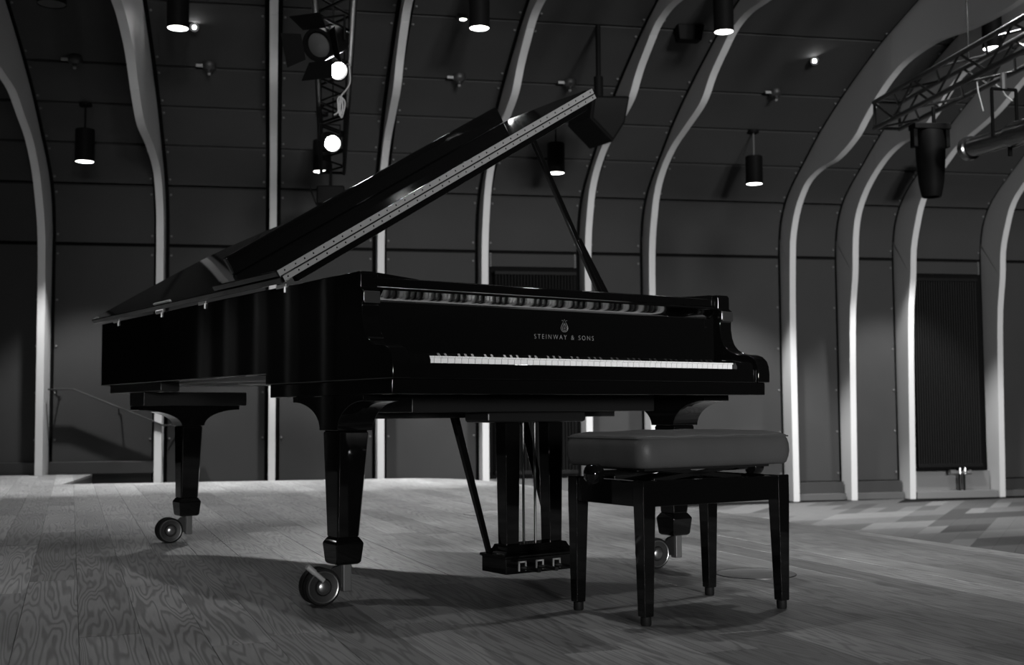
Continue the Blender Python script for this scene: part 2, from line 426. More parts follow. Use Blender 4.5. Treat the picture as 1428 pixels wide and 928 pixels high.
for i, (ns, d, r, k, o) in enumerate(cars):
    key = (r, (k+r*3)//3)
    if key not in row_tone:
        row_tone[key] = random.choice((0, 1, 1, 2) if r % 2 else (1, 2, 2, 3, 2))
    tone = row_tone[key] if random.random() < .8 else random.randrange(4)
    g = .002
    if ns == 0 and i < 300:
        if tone not in tile_proto:
            mb = MB(); e = CU*(TWID-g)+V((0, 0, 0)); c = CS*(1-g)
            a = [V((0, 0, -.006)), e+V((0, 0, -.006)), e+c+V((0, 0, -.006)), c+V((0, 0, -.006))]
            mb.hexa([*a, *[v+V((0, 0, .006)) for v in a]])
            tile_proto[tone] = mb.build('carpet_tile', TILES[tone], floor_o, smooth=0, loc=(*o[:2], CZ))
        else: share(tile_proto[tone], 'carpet_tile', floor_o, (*o[:2], CZ))
    else:
        e = CU*(TWID-g); c = CS*(1-g); a = [V((*o[:2], CZ-.006)), o+e+V((0, 0, CZ-.006)), o+e+c+V((0, 0, CZ-.006)), o+c+V((0, 0, CZ-.006))]
        tile_far.hexa([*a, *[v+V((0, 0, .006)) for v in a]])
if tile_far.v:
    tf = tile_far.build('carpet_tiles_beyond', TILES[1], floor_o, smooth=0); tf['kind'] = 'stuff'
# steps going down from the landing, along the back wall
steps = bpy.data.objects.new('steps', None); COL.objects.link(steps); steps['kind'] = 'structure'
for k in range(3):
    s0 = -1.675+k*.3; mb = MB(); z = -.1*(k+1)
    pts = wq(s0, s0+.3, 10.36, 11.98); mb.prism(pts, lambda p, q, t: V((p, q, t)), CZ, z); mb.build('step', SKIRT, steps, bevel=.004)

# handrail on the wall over the steps
HN = 11.9
hr = thing('handrail', 'thin flat handrail sloping down the back wall over the dark steps', 'handrail', W(-1.6, HN, 0), WY)
pts = [(-.47, .80), (-.25, .80), (.57, .455), (.80, .455)]
mb = MB()
mb.loft([[(x, -.03, z-.007), (x, .03, z-.007), (x, .03, z+.007), (x, -.03, z+.007)] for x, z in pts]); mb.build('rail', SKIRT, hr, bevel=.003)
for x, z in ((-.4, .795), (.16, .62), (.7, .45)):
    mb = MB(); mb.tube([(x, 0, z-.006), (x, .02, z-.06), (x, .19, z-.06)], .007, 8); mb.lathe((x, .184, z-.06), (0, 1, 0), [(0, .022), (.006, .022)], 12); mb.build('bracket', SKIRT, hr)

# radiators in the two niches
def radiator(s0, s1, label, vx):
    t = thing('radiator', label, 'radiator', W((s0+s1)/2, 12.06, 0), WY, 'tall column radiators in the wall niches')
    hw = (s1-s0)/2; n = 26; first = None
    for k in range(n):
        x = -hw+.02+(2*hw-.04)*k/(n-1)
        if first is None:
            mb = MB(); mb.tube([(0, 0, -.06), (0, 0, 1.97)], .0125, 8); first = mb.build('tube', RAD, t, loc=(x, -.05, 0))
        else: share(first, 'tube', t, (x, -.05, 0))
    for z in (-.075, 1.955):
        mb = MB(); mb.box(-hw, hw, -.075, -.02, z, z+.04); mb.build('header', RAD, t, bevel=.006)
    for dx in (0, .06):
        mb = MB(); mb.tube([(vx+dx, -.055, CZ+.075), (vx+dx, -.055, -.14)], .012, 8); mb.build('pipe', RAD, t)
    mb = MB(); mb.lathe((vx-.13, -.075, -.13), (1, 0, 0), [(0, .02), (.005, .03), (.075, .03), (.08, .018), (.11, .018)], 14); mb.lathe((vx+.0, -.075, -.13), (1, 0, 0), [(0, .016), (.1, .016), (.1, .026), (.13, .026)], 14)
    mb.tube([(vx, -.075, -.145), (vx, -.075, -.08)], .014, 8); mb.tube([(vx+.06, -.075, -.145), (vx+.06, -.075, -.08)], .014, 8)
    tag(mb.build('valve', ALU, t), 'pale metal radiator valve')
    return t
radiator(2.19, 3.05, 'tall dark column radiator in the niche behind the piano prop and pedal lyre', .1)
radiator(6.83, 7.60, 'tall dark column radiator in the right-hand wall niche', .1)

# ================================================================ GRAND PIANO
PX, PY, PYAW = -.3434, 3.3512, .6125
piano = thing('grand_piano', 'glossy black concert grand piano with open lid on the oak stage', 'piano', (PX, PY, 0), PYAW)
WD = 1.501; ZB, ZT = .696, .980
fx = lambda p, q, t: V((t, p, q))       # (y,z) profile extruded along x
arm = [(-.02, .66), (-.021, .69), (-.018, .715), (-.010, .735), (.008, .750), (.03, .758), (.075, .762), (.100, .768), (.124, .780), (.142, .797), (.154, .822), (.160, .855), (.160, .880), (.150, .888), (.150, .918), (.160, .925), (.168, .93), (.168, .972), (.176, ZT)]
mb = MB()
mb.prism(arm+[(2.69, ZT), (2.69, ZB), (.842, ZB), (.842, .66)], fx, 0, .058)
mb.build('spine_side', LAC, piano, bevel=.004)
mb = MB(); mb.prism(arm+[(.95, ZT), (.95, ZB), (.842, ZB), (.842, .66)], fx, WD-.058, WD); mb.build('treble_side', LAC, piano, bevel=.004)
CHEEK_REFL = mat('cheek_reflection', .025, .35)  # grey of added thin plates stands in for a reflection on the arms
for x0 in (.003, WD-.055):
    mb = MB(); mb.box(x0, x0+.052, .1475, .152, .884, .919); mb.build('cheek_reflection', CHEEK_REFL, piano, bevel=.0015)
oc = crom([(WD, .95), (1.475, 1.1), (1.40, 1.26), (1.26, 1.47), (1.10, 1.70), (.97, 1.98), (.88, 2.24), (.79, 2.47), (.68, 2.62), (.52, 2.71), (.30, 2.735), (.08, 2.733)], 5)
oc = [(p.x, p.y) for p in oc]+[(.03, 2.731), (.010, 2.722), (.001, 2.70), (.001, 2.56)]
oc = [(WD, .949)]+oc
def inset_path(pl, d):
    out = []
    for i, p in enumerate(pl):
        a = V(pl[max(i-1, 0)]); b = V(pl[min(i+1, len(pl)-1)]); t = (b-a).normalized(); out.append((p[0]-t[1]*d, p[1]+t[0]*d))
    return out
ic = inset_path(oc, .058)
mb = MB(); mb.loft([[(*a, ZB), (*b, ZB), (*b, ZT), (*a, ZT)] for a, b in zip(oc, ic)]); mb.build('bent_side', LAC, piano, bevel=.004, smooth=35)
ii = inset_path(oc, .10); ij = inset_path(oc, .056)
mb = MB(); mb.loft([[(*a, ZB+.002), (*b, ZB+.002), (*b, .776), (*a, .776)] for a, b in list(zip(ij, ii))[:-4]]); mb.build('inner_rim', BOARD, piano, smooth=35)
# soundboard, plate, beams
inner = inset_path(oc, .05)
sbp = [(.05, .86), (WD-.05, .86)]+inner[1:-1]
mb = MB(); mb.prism(sbp, lambda p, q, t: V((p, q, t)), .775, .785); mb.build('soundboard', BOARD, piano, smooth=0)
plp = [(.06, .42), (WD-.06, .42)]+inset_path(oc, .075)[1:-1]
mb = MB(); mb.prism(plp, lambda p, q, t: V((p, q, t)), .87, .885); mb.build('iron_plate', PLATE, piano, smooth=0)
for (x0, y0, x1, y1) in ((.75, .84, .2, 2.5), (.75, .84, .62, 2.5), (.75, .84, 1.0, 1.85), (.75, .84, 1.35, 1.25)):
    a, b = V((x0, y0, 0)), V((x1, y1, 0)); d = (b-a).normalized(); nn = V((-d.y, d.x, 0))*.04; mb = MB()
    mb.hexa([a-nn+V((0, 0, .70)), b-nn+V((0, 0, .70)), b+nn+V((0, 0, .70)), a+nn+V((0, 0, .70)), a-nn+V((0, 0, .775)), b-nn+V((0, 0, .775)), b+nn+V((0, 0, .775)), a+nn+V((0, 0, .775))]); mb.build('brace_beam', BOARD, piano, bevel=.006)
mb = MB(); mb.box(.03, .11, 1.97, 2.66, .66, .698); mb.build('tail_block', SATIN, piano, bevel=.003)
mb = MB(); mb.box(.008, WD-.008, -.004, .82, .617, .66); mb.build('key_bed', LAC, piano, bevel=.003)
mb = MB(); mb.box(.25, 1.25, .30, .52, .565, .617); mb.build('lyre_beam', SATIN, piano, bevel=.003)
mb = MB(); mb.box(.15, 1.30, .58, .68, .545, .617); mb.build('cross_beam', SATIN, piano, bevel=.003)
mb = MB(); mb.box(.06, WD-.06, .80, .86, .66, .78); mb.build('belly_rail', SATIN, piano)
# keyboard
mb = MB(); mb.box(.058, WD-.058, -.008, .016, .66, .706); mb.build('key_slip', LAC, piano, bevel=.003)
K0 = (WD-1.225)/2; KW = 1.225/52
for x0, x1 in ((.058, K0-.0005), (WD-K0+.0005, WD-.058)):
    mb = MB(); mb.prism([(.000, .66), (.19, .66), (.19, .742), (.03, .738), (.008, .730), (.0, .715)], fx, x0, x1); o = mb.build('key_block', LAC, piano, bevel=.003)
mb = MB(); mb.box(.0010, KW-.0010, .0225, .185, .700, .7222); mb.box(.0006, KW-.0006, .018, .185, .7222, .7275)
wk = mb.build('white_key', IVORY, piano, bevel=.0008, seg=1, loc=(K0, 0, 0))
for k in range(1, 52): share(wk, 'white_key', piano, (K0+k*KW, 0, 0))
mb = MB(); mb.loft([[(-.0055, .068, .7275), (.0055, .068, .7275), (.0055, .185, .7275), (-.0055, .185, .7275)], [(-.0045, .078, .7395), (.0045, .078, .7395), (.0045, .185, .7395), (-.0045, .185, .7395)]])
bk = None
for k in range(51):
    note = (k+5) % 7            # k=0 is A
    # white note letters from A: A B C D E F G ; black after A, C, D, F, G
    if 'ABCDEFG'[k % 7] in 'ACDFG':
        x = K0+(k+1)*KW
        if bk is None: bk = mb.build('black_key', EBONY, piano, bevel=.001, seg=2, loc=(x, 0, 0))
        else: share(bk, 'black_key', piano, (x, 0, 0))
# fallboard with cove, emblem and lettering
cove = [(.1925, .893), (.190, .900), (.186, .906), (.180, .913), (.172, .920), (.166, .926)]
fbp = [(.192, .70), (.192, .893), (.198, .905), (.198, .926), (.166, .9265), (.166, .931), (.170, .934), (.215, .934), (.215, .70)]
mb = MB(); mb.prism(fbp, fx, .0585, WD-.0585); fallboard = mb.build('fallboard', LAC, piano, smooth=50)
mb = MB(); mb.prism(cove+[(.197, .926), (.197, .893)], fx, .075, WD-.075); mb.build('fallboard_cove', COVE, fallboard, smooth=50)
tx = bpy.data.curves.new('lettering', 'FONT'); tx.body = 'STEINWAY & SONS'; tx.size = .02; tx.offset = -.0002; tx.space_character = 1.45; tx.space_word = 1.5; tx.extrude = .0002
to = bpy.data.objects.new('lettering_source', tx); COL.objects.link(to)
bpy.context.view_layer.update()
me = bpy.data.meshes.new_from_object(to.evaluated_get(bpy.context.evaluated_depsgraph_get())); bpy.data.objects.remove(to)
xs = [v.co.x for v in me.vertices]; ys = [v.co.y for v in me.vertices]
LW, LH, LX, LZ = .245, .0150, .7645, .8005
for v in me.vertices:
    x = (v.co.x-min(xs))/(max(xs)-min(xs)); y = (v.co.y-min(ys))/(max(ys)-min(ys))
    v.co = (LX-LW/2+x*LW, .1914+(-v.co.z), LZ+y*LH)
me.materials.append(GILT); lo = bpy.data.objects.new('lettering', me); COL.objects.link(lo); lo.parent = fallboard; lo['label'] = 'pale inlaid maker name in thin capitals'
mb = MB(); ex, ez = .7645, .826
for s in (-1, 1):
    cpts = crom([(ex+s*.004, ez), (ex+s*.011, ez+.004), (ex+s*.014, ez+.013), (ex+s*.010, ez+.023), (ex+s*.005, ez+.031)], 4)
    mb.tube([(p.x, .191, p.y) for p in cpts], .0008, 5)
    cpts = crom([(ex+s*.002, ez+.002), (ex+s*.008, ez+.009), (ex+s*.006, ez+.018), (ex+s*.0015, ez+.026)], 4)
    mb.tube([(p.x, .191, p.y) for p in cpts], .0006, 5)
    mb.lathe((ex+s*.009, .1915, ez+.037), (0, -1, 0), [(0, .0015), (.001, .0012)], 8)
    mb.lathe((ex+s*.004, .1915, ez+.035), (0, -1, 0), [(0, .0012), (.001, .001)], 8)
mb.lathe((ex, .1915, ez+.039), (0, -1, 0), [(0, .0015), (.001, .0012)], 8)
mb.tube([(ex-.006, .191, ez), (ex+.006, .191, ez)], .0009, 5); mb.tube([(ex, .191, ez+.002), (ex, .191, ez+.03)], .0005, 5)
mb.tube([(ex-.004, .191, ez+.012), (ex+.004, .191, ez+.012)], .0006, 5)
mb.build('emblem', GILT, fallboard)['label'] = 'pale inlaid lyre emblem'
# music shelf behind the fallboard
mb = MB(); mb.prism([(.186, .938), (.186, .962), (.192, .966), (.50, .966), (.50, .938)], fx, .0585, WD-.0585); mb.build('music_shelf', LAC, piano, bevel=.002)
for x0, x1, sgn in ((.075, .215, 1), (WD-.20, WD-.06, -1)):
    mb = MB(); a, b = (.981, .968) if sgn > 0 else (.968, .981)
    mb.hexa([(x0, .20, .966), (x1, .20, .966), (x1, .46, .966), (x0, .46, .966), (x0, .20, a), (x1, .20, b), (x1, .46, b), (x0, .46, a)]); mb.build('shelf_runner', LAC, piano, bevel=.002)
# ---- lid
A_ = R(31.2); 
lo_pts = [(0, .69), (1.56, .69), (1.56, .88)]+[(p.x, p.y) for p in crom([(1.55, 1.0), (1.49, 1.17), (1.30, 1.46), (1.10, 1.78), (.96, 2.10), (.86, 2.40), (.76, 2.62), (.64, 2.745), (.48, 2.80), (.28, 2.825), (.08, 2.825)], 4)]+[(.02, 2.82), (0, 2.80)]
mb = MB(); mb.prism(lo_pts, lambda p, q, t: V((p, q, t)), 0, .022)
lid = mb.build('lid', LAC, piano, bevel=.004, loc=(-.008, 0, .988), rot=(0, -A_, 0), smooth=35)
mb = MB(); mb.prism([(0, .692), (1.555, .692), (1.555, .92), (1.50, 1.19), (0, 1.255)], lambda p, q, t: V((p, q, t)), .024, .046)
flap = mb.build('lid_flap', LAC, lid, bevel=.004)
mb = MB(); mb.box(.075, 1.47, 1.195, 1.222, .046, .118); mb.build('flap_lip', LAC, lid, bevel=.006)
mb = MB(); mb.box(.06, 1.50, .705, .735, -.022, .001); mb.build('lid_rail', LAC, lid, bevel=.003)
# continuous hinge on the exposed edges: two leaves, knuckle and screws
mb = MB(); mb.box(.012, 1.55, .6885, .6905, .003, .0205); hl = mb.build('hinge_leaf', HINGE, lid)
mb = MB(); mb.box(.004, 1.55, .6885, .6925, .0255, .0445); mb.build('hinge_leaf', HINGE, lid)
n = 26; L1 = 1.546/n
mb = MB(); mb.tube([(0, 0, 0), (L1-.0025, 0, 0)], .0032, 8); kn = mb.build('hinge_knuckle', CHROME, lid, loc=(.004, .687, .023))
for k in range(1, n): share(kn, 'hinge_knuckle', lid, (.004+L1*k, .687, .023))
sc0 = None
for k in range(38):
    x = .03+1.5*k/37+random.uniform(-.004, .004)
    for z in (.012, .035):
        if sc0 is None:
            mb = MB(); mb.lathe((0, 0, 0), (0, -1, 0), [(0, .0035), (.0012, .003)], 8); sc0 = mb.build('hinge_screw', CHROME, lid, loc=(x, .6888, z))
        else: share(sc0, 'hinge_screw', lid, (x, .6888, z))
for y in (.69, 1.40, 1.88, 2.45):   # removable hinges on the spine
    mb = MB(); mb.box(-.0035, .0, y-.012+.0, y+.06, ZT-.006, ZT+.006); mb.lathe((-.002, y-.004, ZT-.022), (0, 0, 1), [(0, .004), (.02, .004)], 8); mb.build('lid_hinge', STEEL, piano)
mb = MB(); mb.box(.004, .012, 1.74, 1.93, .023, .030); mb.build('hinge_plate', STEEL, lid)
# prop stick
pa, pb = V((1.405, .74, .96)), V((1.02, .715, .987+1.02*math.tan(A_)))
d = (pb-pa); mb = MB(); ax = d.normalized(); sd = V((0, 1, 0)).cross(ax).normalized()
def bar(mb, a, b, wa, wb, y):
    mb.hexa([a-sd*wa-V((0, y, 0)), a+sd*wa-V((0, y, 0)), a+sd*wa+V((0, y, 0)), a-sd*wa+V((0, y, 0)), b-sd*wb-V((0, y, 0)), b+sd*wb-V((0, y, 0)), b+sd*wb+V((0, y, 0)), b-sd*wb+V((0, y, 0))])
bar(mb, pa, pb, .012, .010, .009); prop = mb.build('lid_prop', LAC, piano, bevel=.003)
mb = MB(); bar(mb, pa-sd*.022*-1+ax*0, pa+d*.42+sd*.006, .016, .010, .012); mb.build('prop_sleeve', LAC, prop, bevel=.003)
# ---- casters
def caster(parent, x, y, brake=True, off=(-.085, -.015)):
    e = MB(); c = V((x+off[0], y+off[1], .055)); axd = V((.09, .99, 0)).normalized(); sdv = V((axd.y, -axd.x, 0))
    for s in (-1, 1):
        mb = MB(); cc = c+axd*s*.019
        mb.lathe(cc, axd*s, [(-.012, .050), (-.012, .053), (-.009, .055), (.009, .055), (.012, .053), (.012, .047), (.009, .045), (.009, .028), (.012, .026), (.014, .02), (.014, .001)], 32)
        w_ = mb.build('caster_wheel', RUBBER, parent)
    mb = MB()
    for s in (-1,):
        cc = c+axd*s*.0335; mb.lathe(cc, axd*s, [(-.006, .044), (-.001, .044), (-.003, .030), (-.003, .024), (.003, .022), (.003, .016), (-.001, .012), (.001, .001)], 32)
    mb.build('caster_hub', HUB, parent)
    cc = c-axd*.0335; mb = MB(); mb.lathe(cc, -axd, [(-.004, .0475), (.002, .0475), (.003, .046), (.002, .0435), (-.004, .0435)], 32); mb.build('caster_rim', CAP, parent)
    mb = MB(); mb.lathe(cc, -axd, [(-.004, .017), (.004, .017), (.006, .014), (.0065, .001)], 24); mb.build('caster_cap', CAP, parent)
    f = V((x, y, 0)); mb = MB(); h = sdv*.014; g = axd*.017
    p = f+sdv*.008
    mb.hexa([p-h-g+V((0, 0, .03)), p+h-g+V((0, 0, .03)), p+h+g+V((0, 0, .03)), p-h+g+V((0, 0, .03)), p-h-g+V((0, 0, .118)), p+h-g+V((0, 0, .118)), p+h+g+V((0, 0, .118)), p-h+g+V((0, 0, .118))])
    mb.build('caster_fork', FORK, parent, bevel=.004)
    mb = MB(); mb.prism([(off[0]-.01, .045), (-.03, .105), (.0, .112), (.0, .04)], lambda a, b, t: f+sdv*(a)+axd*t+V((0, 0, b)), -.006, .006); mb.tube([c, c+axd*.03], .006, 8); mb.build('caster_arm', DSTEEL, parent, bevel=.002)
    if brake:
        mb = MB(); a = c-axd*.036+V((0, 0, .02)); b = a-sdv*.052+V((0, 0, .045)); mb.tube([a, a.lerp(b, .6)], .007, 8); mb.tube([a.lerp(b, .55), b], .009, 10); mb.build('brake_lever', STEEL, parent)
# ---- legs: flares front and back (along y) or sideways (rear leg)
def leg(name, u0, u1, v0, v1, zc, along_y, taper_u, taper_v, vf0, vf1, brake):
    """u: flat direction u0..u1, v: flared direction v0..v1 at the neck; vf0/vf1 ends of the cap"""
    P = (lambda u, v, z: V((u, v, z))) if along_y else (lambda u, v, z: V((v, u, z)))
    zn = .512; mb = MB(); side = []
    def arc(ve, vn):   # from the cap's tip down to the neck, concave
        return [(vn+(ve-vn)*(1-sin(t)), zn+(zc-.018-zn)*cos(t)) for t in [pi/2*k/10 for k in range(11)]]
    a0 = arc(vf0, v0); a1 = arc(vf1, v1)
    poly = [(vf0, zc)]+a0+a1[::-1]+[(vf1, zc)]
    mb.prism(poly, lambda p, q, t: P(t, p, q), u0-.004, u1+.004)
    head = mb.build(name, LAC, piano, bevel=.002, smooth=30)
    um, vm = taper_u, taper_v
    mb = MB(); b0 = [P(u0+.004, v0+.004, zn), P(u1-.004, v0+.004, zn), P(u1-.004, v1-.004, zn), P(u0+.004, v1-.004, zn)]
    c0 = [P(um[0], vm[0], .19), P(um[1], vm[0], .19), P(um[1], vm[1], .19), P(um[0], vm[1], .19)]
    mb.loft([b0, c0]); mb.build('leg_shaft', LAC, head, bevel=.007, seg=1)
    mb = MB(); g = .009
    def ring(e, z): return [P(um[0]-e, vm[0]-e, z), P(um[1]+e, vm[0]-e, z), P(um[1]+e, vm[1]+e, z), P(um[0]-e, vm[1]+e, z)]
    mb.loft([ring(-.003, .112), ring(.004, .118), ring(.010, .176), ring(.001, .190), ring(-.002, .194)]); mb.build('leg_ferrule', LAC, head, bevel=.004)
    c = P((um[0]+um[1])/2, (vm[0]+vm[1])/2, 0); caster(head, c.x, c.y, brake, (-.105, .004) if u0 > 1 and along_y else (-.085, -.015))
    return head
leg('leg', .004, .116, .312, .432, .617, True, (.006, .080), (.320, .394), .150, .625, True)
leg('leg', 1.355, 1.467, .312, .432, .617, True, (1.352, 1.426), (.320, .394), .150, .625, False)
leg('leg', 2.28, 2.39, .232, .336, .600, False, (2.29, 2.365), (.236, .316), .04, .50, False)
mb = MB(); mb.box(.045, .515, 2.23, 2.42, .600, .66); mb.build('rear_leg_block', SATIN, piano, bevel=.003)
# ---- pedal lyre
mb = MB(); mb.box(.545, .955, .32, .46, .530, .566); lyre = mb.build('pedal_lyre', SATIN, piano, bevel=.01)
for x in (.637, .815):
    mb = MB(); mb.loft([[(x-.004, .345, .53), (x+.056, .345, .53), (x+.056, .405, .53), (x-.004, .405, .53)], [(x, .348, .10), (x+.050, .348, .10), (x+.050, .398, .10), (x, .398, .10)]]); mb.build('lyre_post', LAC, lyre, bevel=.003)
mb = MB()
def lr(e, z): return [(.60-e, .30-e, z), (.90+e, .30-e, z), (.90+e, .44+e, z), (.60-e, .44+e, z)]
mb.loft([lr(0, .038), lr(0, .088), lr(.006, .090), lr(.006, .098), lr(-.012, .102), lr(-.024, .115), lr(-.03, .128)]); box = mb.build('lyre_box', LAC, lyre, bevel=.002)
for x in (.665, .735, .805):
    mb = MB()
    for a, b, c, d_ in ((-.016, -.011, .046, .078), (.011, .016, .046, .078), (-.016, .016, .073, .078)): mb.box(x+a, x+b, .297, .301, c, d_)
    mb.build('pedal_plate', STEEL, lyre)
    mb = MB(); mb.loft([[(x+w_*cos(t), y, .057+.006*sin(t)) for t in [2*pi*k/10 for k in range(10)]] for y, w_ in ((.30, .008), (.27, .010), (.235, .016), (.215, .015), (.205, .008))]); mb.build('pedal', BRASS, lyre)
for x in (.722, .770):
    mb = MB(); mb.tube([(x, .37, .12), (x, .37, .55)], .0045, 8); mb.build('pedal_rod', DSTEEL, lyre)
for x0, x1 in ((.615, .605), (.885, .895)):
    mb = MB(); a, b = V((x0, .42, .10)), V((x1, .615, .55)); mb.hexa([a+V((-.008, -.010, 0)), a+V((.008, -.010, 0)), a+V((.008, .010, 0)), a+V((-.008, .010, 0)), b+V((-.012, -.014, 0)), b+V((.012, -.014, 0)), b+V((.012, .014, 0)), b+V((-.012, .014, 0))]); mb.build('lyre_brace', LAC, lyre, bevel=.003)

# ================================================================ BENCH
BY = .5619
bench = thing('piano_bench', 'adjustable black piano bench with padded leather seat standing before the keyboard', 'bench', (.347, 3.225, 0), BY)
X0, X1, Y0, Y1 = -.02, .512, -.022, .325
for sx, sy in ((0, 0), (1, 0), (0, 1), (1, 1)):
    mb = MB(); xo, yo = (X0, X1)[sx], (Y0, Y1)[sy]; dx, dy = (1, -1)[sx], (1, -1)[sy]
    def rg(w_, z, e=0): a, b, c, d_ = xo+dx*e, xo+dx*(w_+e), yo+dy*e, yo+dy*(w_+e); return [(a, c, z), (b, c, z), (b, d_, z), (a, d_, z)]
    mb.loft([rg(.031, .024, .004), rg(.043, .315), rg(.043, .381)]); l = mb.build('leg', LAC, bench, bevel=.003)
    mb = MB(); mb.lathe((xo+dx*.020, yo+dy*.020, 0), (0, 0, 1), [(0, .0125), (.004, .0145), (.024, .0145)], 16); mb.build('foot', RUBBER, l)
for a, b, c, d_ in ((X0+.04, X1-.04, Y0+.004, Y0+.026), (X0+.04, X1-.04, Y1-.026, Y1-.004), (X0+.004, X0+.026, Y0+.04, Y1-.04), (X1-.026, X1-.004, Y0+.04, Y1-.04)):
    mb = MB(); mb.box(a, b, c, d_, .311, .379); mb.build('apron', LAC, bench, bevel=.002)
mb = MB()
for y in (.06, .24):
    for (xa, xb) in ((.08, .40), (.40, .08)):
        a, b = V((xa, y, .375)), V((xb, y, .408)); mb.hexa([a+V((0, -.006, -.006)), b+V((0, -.006, -.006)), b+V((0, .006, -.006)), a+V((0, .006, -.006)), a+V((0, -.006, .006)), b+V((0, -.006, .006)), b+V((0, .006, .006)), a+V((0, .006, .006))])
mb.build('scissor_lift', DSTEEL, bench, bevel=.001)
mb = MB(); mb.box(.02, .475, .02, .285, .404, .414); mb.build('seat_board', SATIN, bench)
for y, xa, s in ((.125, X0, -1), (.175, X1, 1)):
    mb = MB(); mb.tube([(xa+s*.03-s*.12, y, .396), (xa+s*.035, y, .396)], .009, 10); mb.lathe((xa+s*.03, y, .396), (s, 0, 0), [(0, .012), (.004, .024), (.010, .0275), (.034, .0275), (.040, .024), (.044, .015), (.045, .001)], 24)
    mb.build('height_knob', LAC, bench)
# upholstered seat: rounded box with a soft crown and pulled corners
nu, nv = 40, 28; mb = MB(); ringsv = []
cx, cy = (X0+X1)/2-.002, (Y0+Y1)/2-.002; hx, hy = (X1-X0)/2+.008, (Y1-Y0)/2+.010
def sq(t, hx, hy, r):   # rounded rectangle by angle parameter
    per = []
    for (sx, sy, a0) in ((1, 1, 0), (-1, 1, pi/2), (-1, -1, pi), (1, -1, 3*pi/2)):
        for k in range(7):
            a = a0+pi/2*k/6; per.append((sx*(hx-r)+r*cos(a), sy*(hy-r)+r*sin(a)))
    out = []
    for i in range(len(per)):     # subdivide straight runs
        p, q_ = per[i], per[(i+1) % len(per)]; out.append(p)
        if i % 7 == 6:
            for k in range(1, 12): out.append((p[0]+(q_[0]-p[0])*k/12, p[1]+(q_[1]-p[1])*k/12))
    return out
def wob(p, z): return .0016*sin(p[0]*41+z*60)+.0012*sin(p[1]*57+1.3)
prof = [(-.03, .412, 1), (-.012, .4125, 1), (-.004, .418, 1), (.000, .432, 1), (.003, .450, 1), (.002, .470, 1), (-.002, .484, 1), (-.0055, .4905, 1), (-.0035, .4925, 1), (-.0045, .4955, 1), (-.009, .4985, 1), (-.02, .501, 1), (-.05, .505, 1), (-.10, .509, 1), (-.15, .511, 1)]
for e, z, _ in prof:
    r = max(.034+min(e, .02)*.5, .01)
    ringsv.append([(cx+p[0]+wob(p, z)*.6, cy+p[1]+wob(p, z)*.6, z+(wob(p, z) if z > .49 else 0)) for p in sq(0, hx+e, hy+e, r)])
mb.loft(ringsv); cush = mb.build('seat_cushion', LEATHER, bench, smooth=60)
mb = MB(); rr = [(cx+p[0], cy+p[1], .4915) for p in sq(0, hx-.003, hy-.003, .024)]; mb.tube(rr+[rr[0], rr[1]], .0022, 6, False); mb.build('piping', LEATHER, cush)

# ================================================================ FLOOR SOCKET COVERS
def floor_cover(x, y, r, label):
    mb = MB(); mb.lathe((0, 0, 0), (0, 0, 1), [(-.004, r), (.0012, r), (.0018, r-.004), (.0008, r-.006), (.0008, .001)], 48)
    t = mb.build('floor_socket_cover', OAK, loc=(x, y, .0006), smooth=30); tag(t, label, 'floor cover')
    mb = MB(); mb.lathe((0, 0, 0), (0, 0, 1), [(-.002, r+.0035), (.0016, r+.0035), (.0016, r+.0002), (-.002, r+.0002)], 48); mb.build('cover_ring', DSTEEL, t)
floor_cover(.836, 4.215, .135, 'round floor socket cover let into the stage right of the bench')
floor_cover(-.125, 6.74, .15, 'round floor socket cover behind the pedal lyre, far up the stage')

# ================================================================ LIGHT FITTINGS
def pendant(label, loc, r, h, ztop, lit=True, rod=FIXT, power=PEND, cone=104):
    t = thing('pendant_light', label, 'ceiling light', loc, 0, 'cylinder downlights under the curved ceiling'); 
    mb = MB(); mb.lathe((0, 0, 0), (0, 0, 1), [(.012, r-.006), (0, r-.004), (0, r), (h, r), (h+.006, r-.006), (h+.006, .001)], 32); mb.build('housing', FIXT, t, smooth=35)
    mb = MB(); mb.lathe((0, 0, .004), (0, 0, 1), [(0, .001), (0, r-.007), (.006, r-.007)], 32); mb.build('diffuser', GLOW if lit else FIXG, t)
    top = ztop-loc[2]
    if top > h+.02:
        mb = MB(); mb.tube([(0, 0, h), (0, 0, top)], .008, 8); mb.build('rod', rod, t)
    mb = MB(); mb.lathe((0, 0, top-.03), (0, 0, 1), [(0, .03), (.004, .055), (.03, .055)], 20); mb.build('canopy', FIXT, t)
    if lit:
        l = lamp('downlight_beam', 'SPOT', (0, 0, -.01), power, None, spot_size=R(cone), spot_blend=.4, shadow_soft_size=r*.8); l.parent = t
    return t
def ray_at(u, v, n):     # a point on the picture's ray at wall distance n (used to stand fittings in the hall)
    d = cf+cr2*((u-714)/FPX)-cu2*((v-464)/FPX); t = n/d.dot(WN); return V((0, 0, CH))+d*t
def ceil_z(n): return at_n(PROF, n)
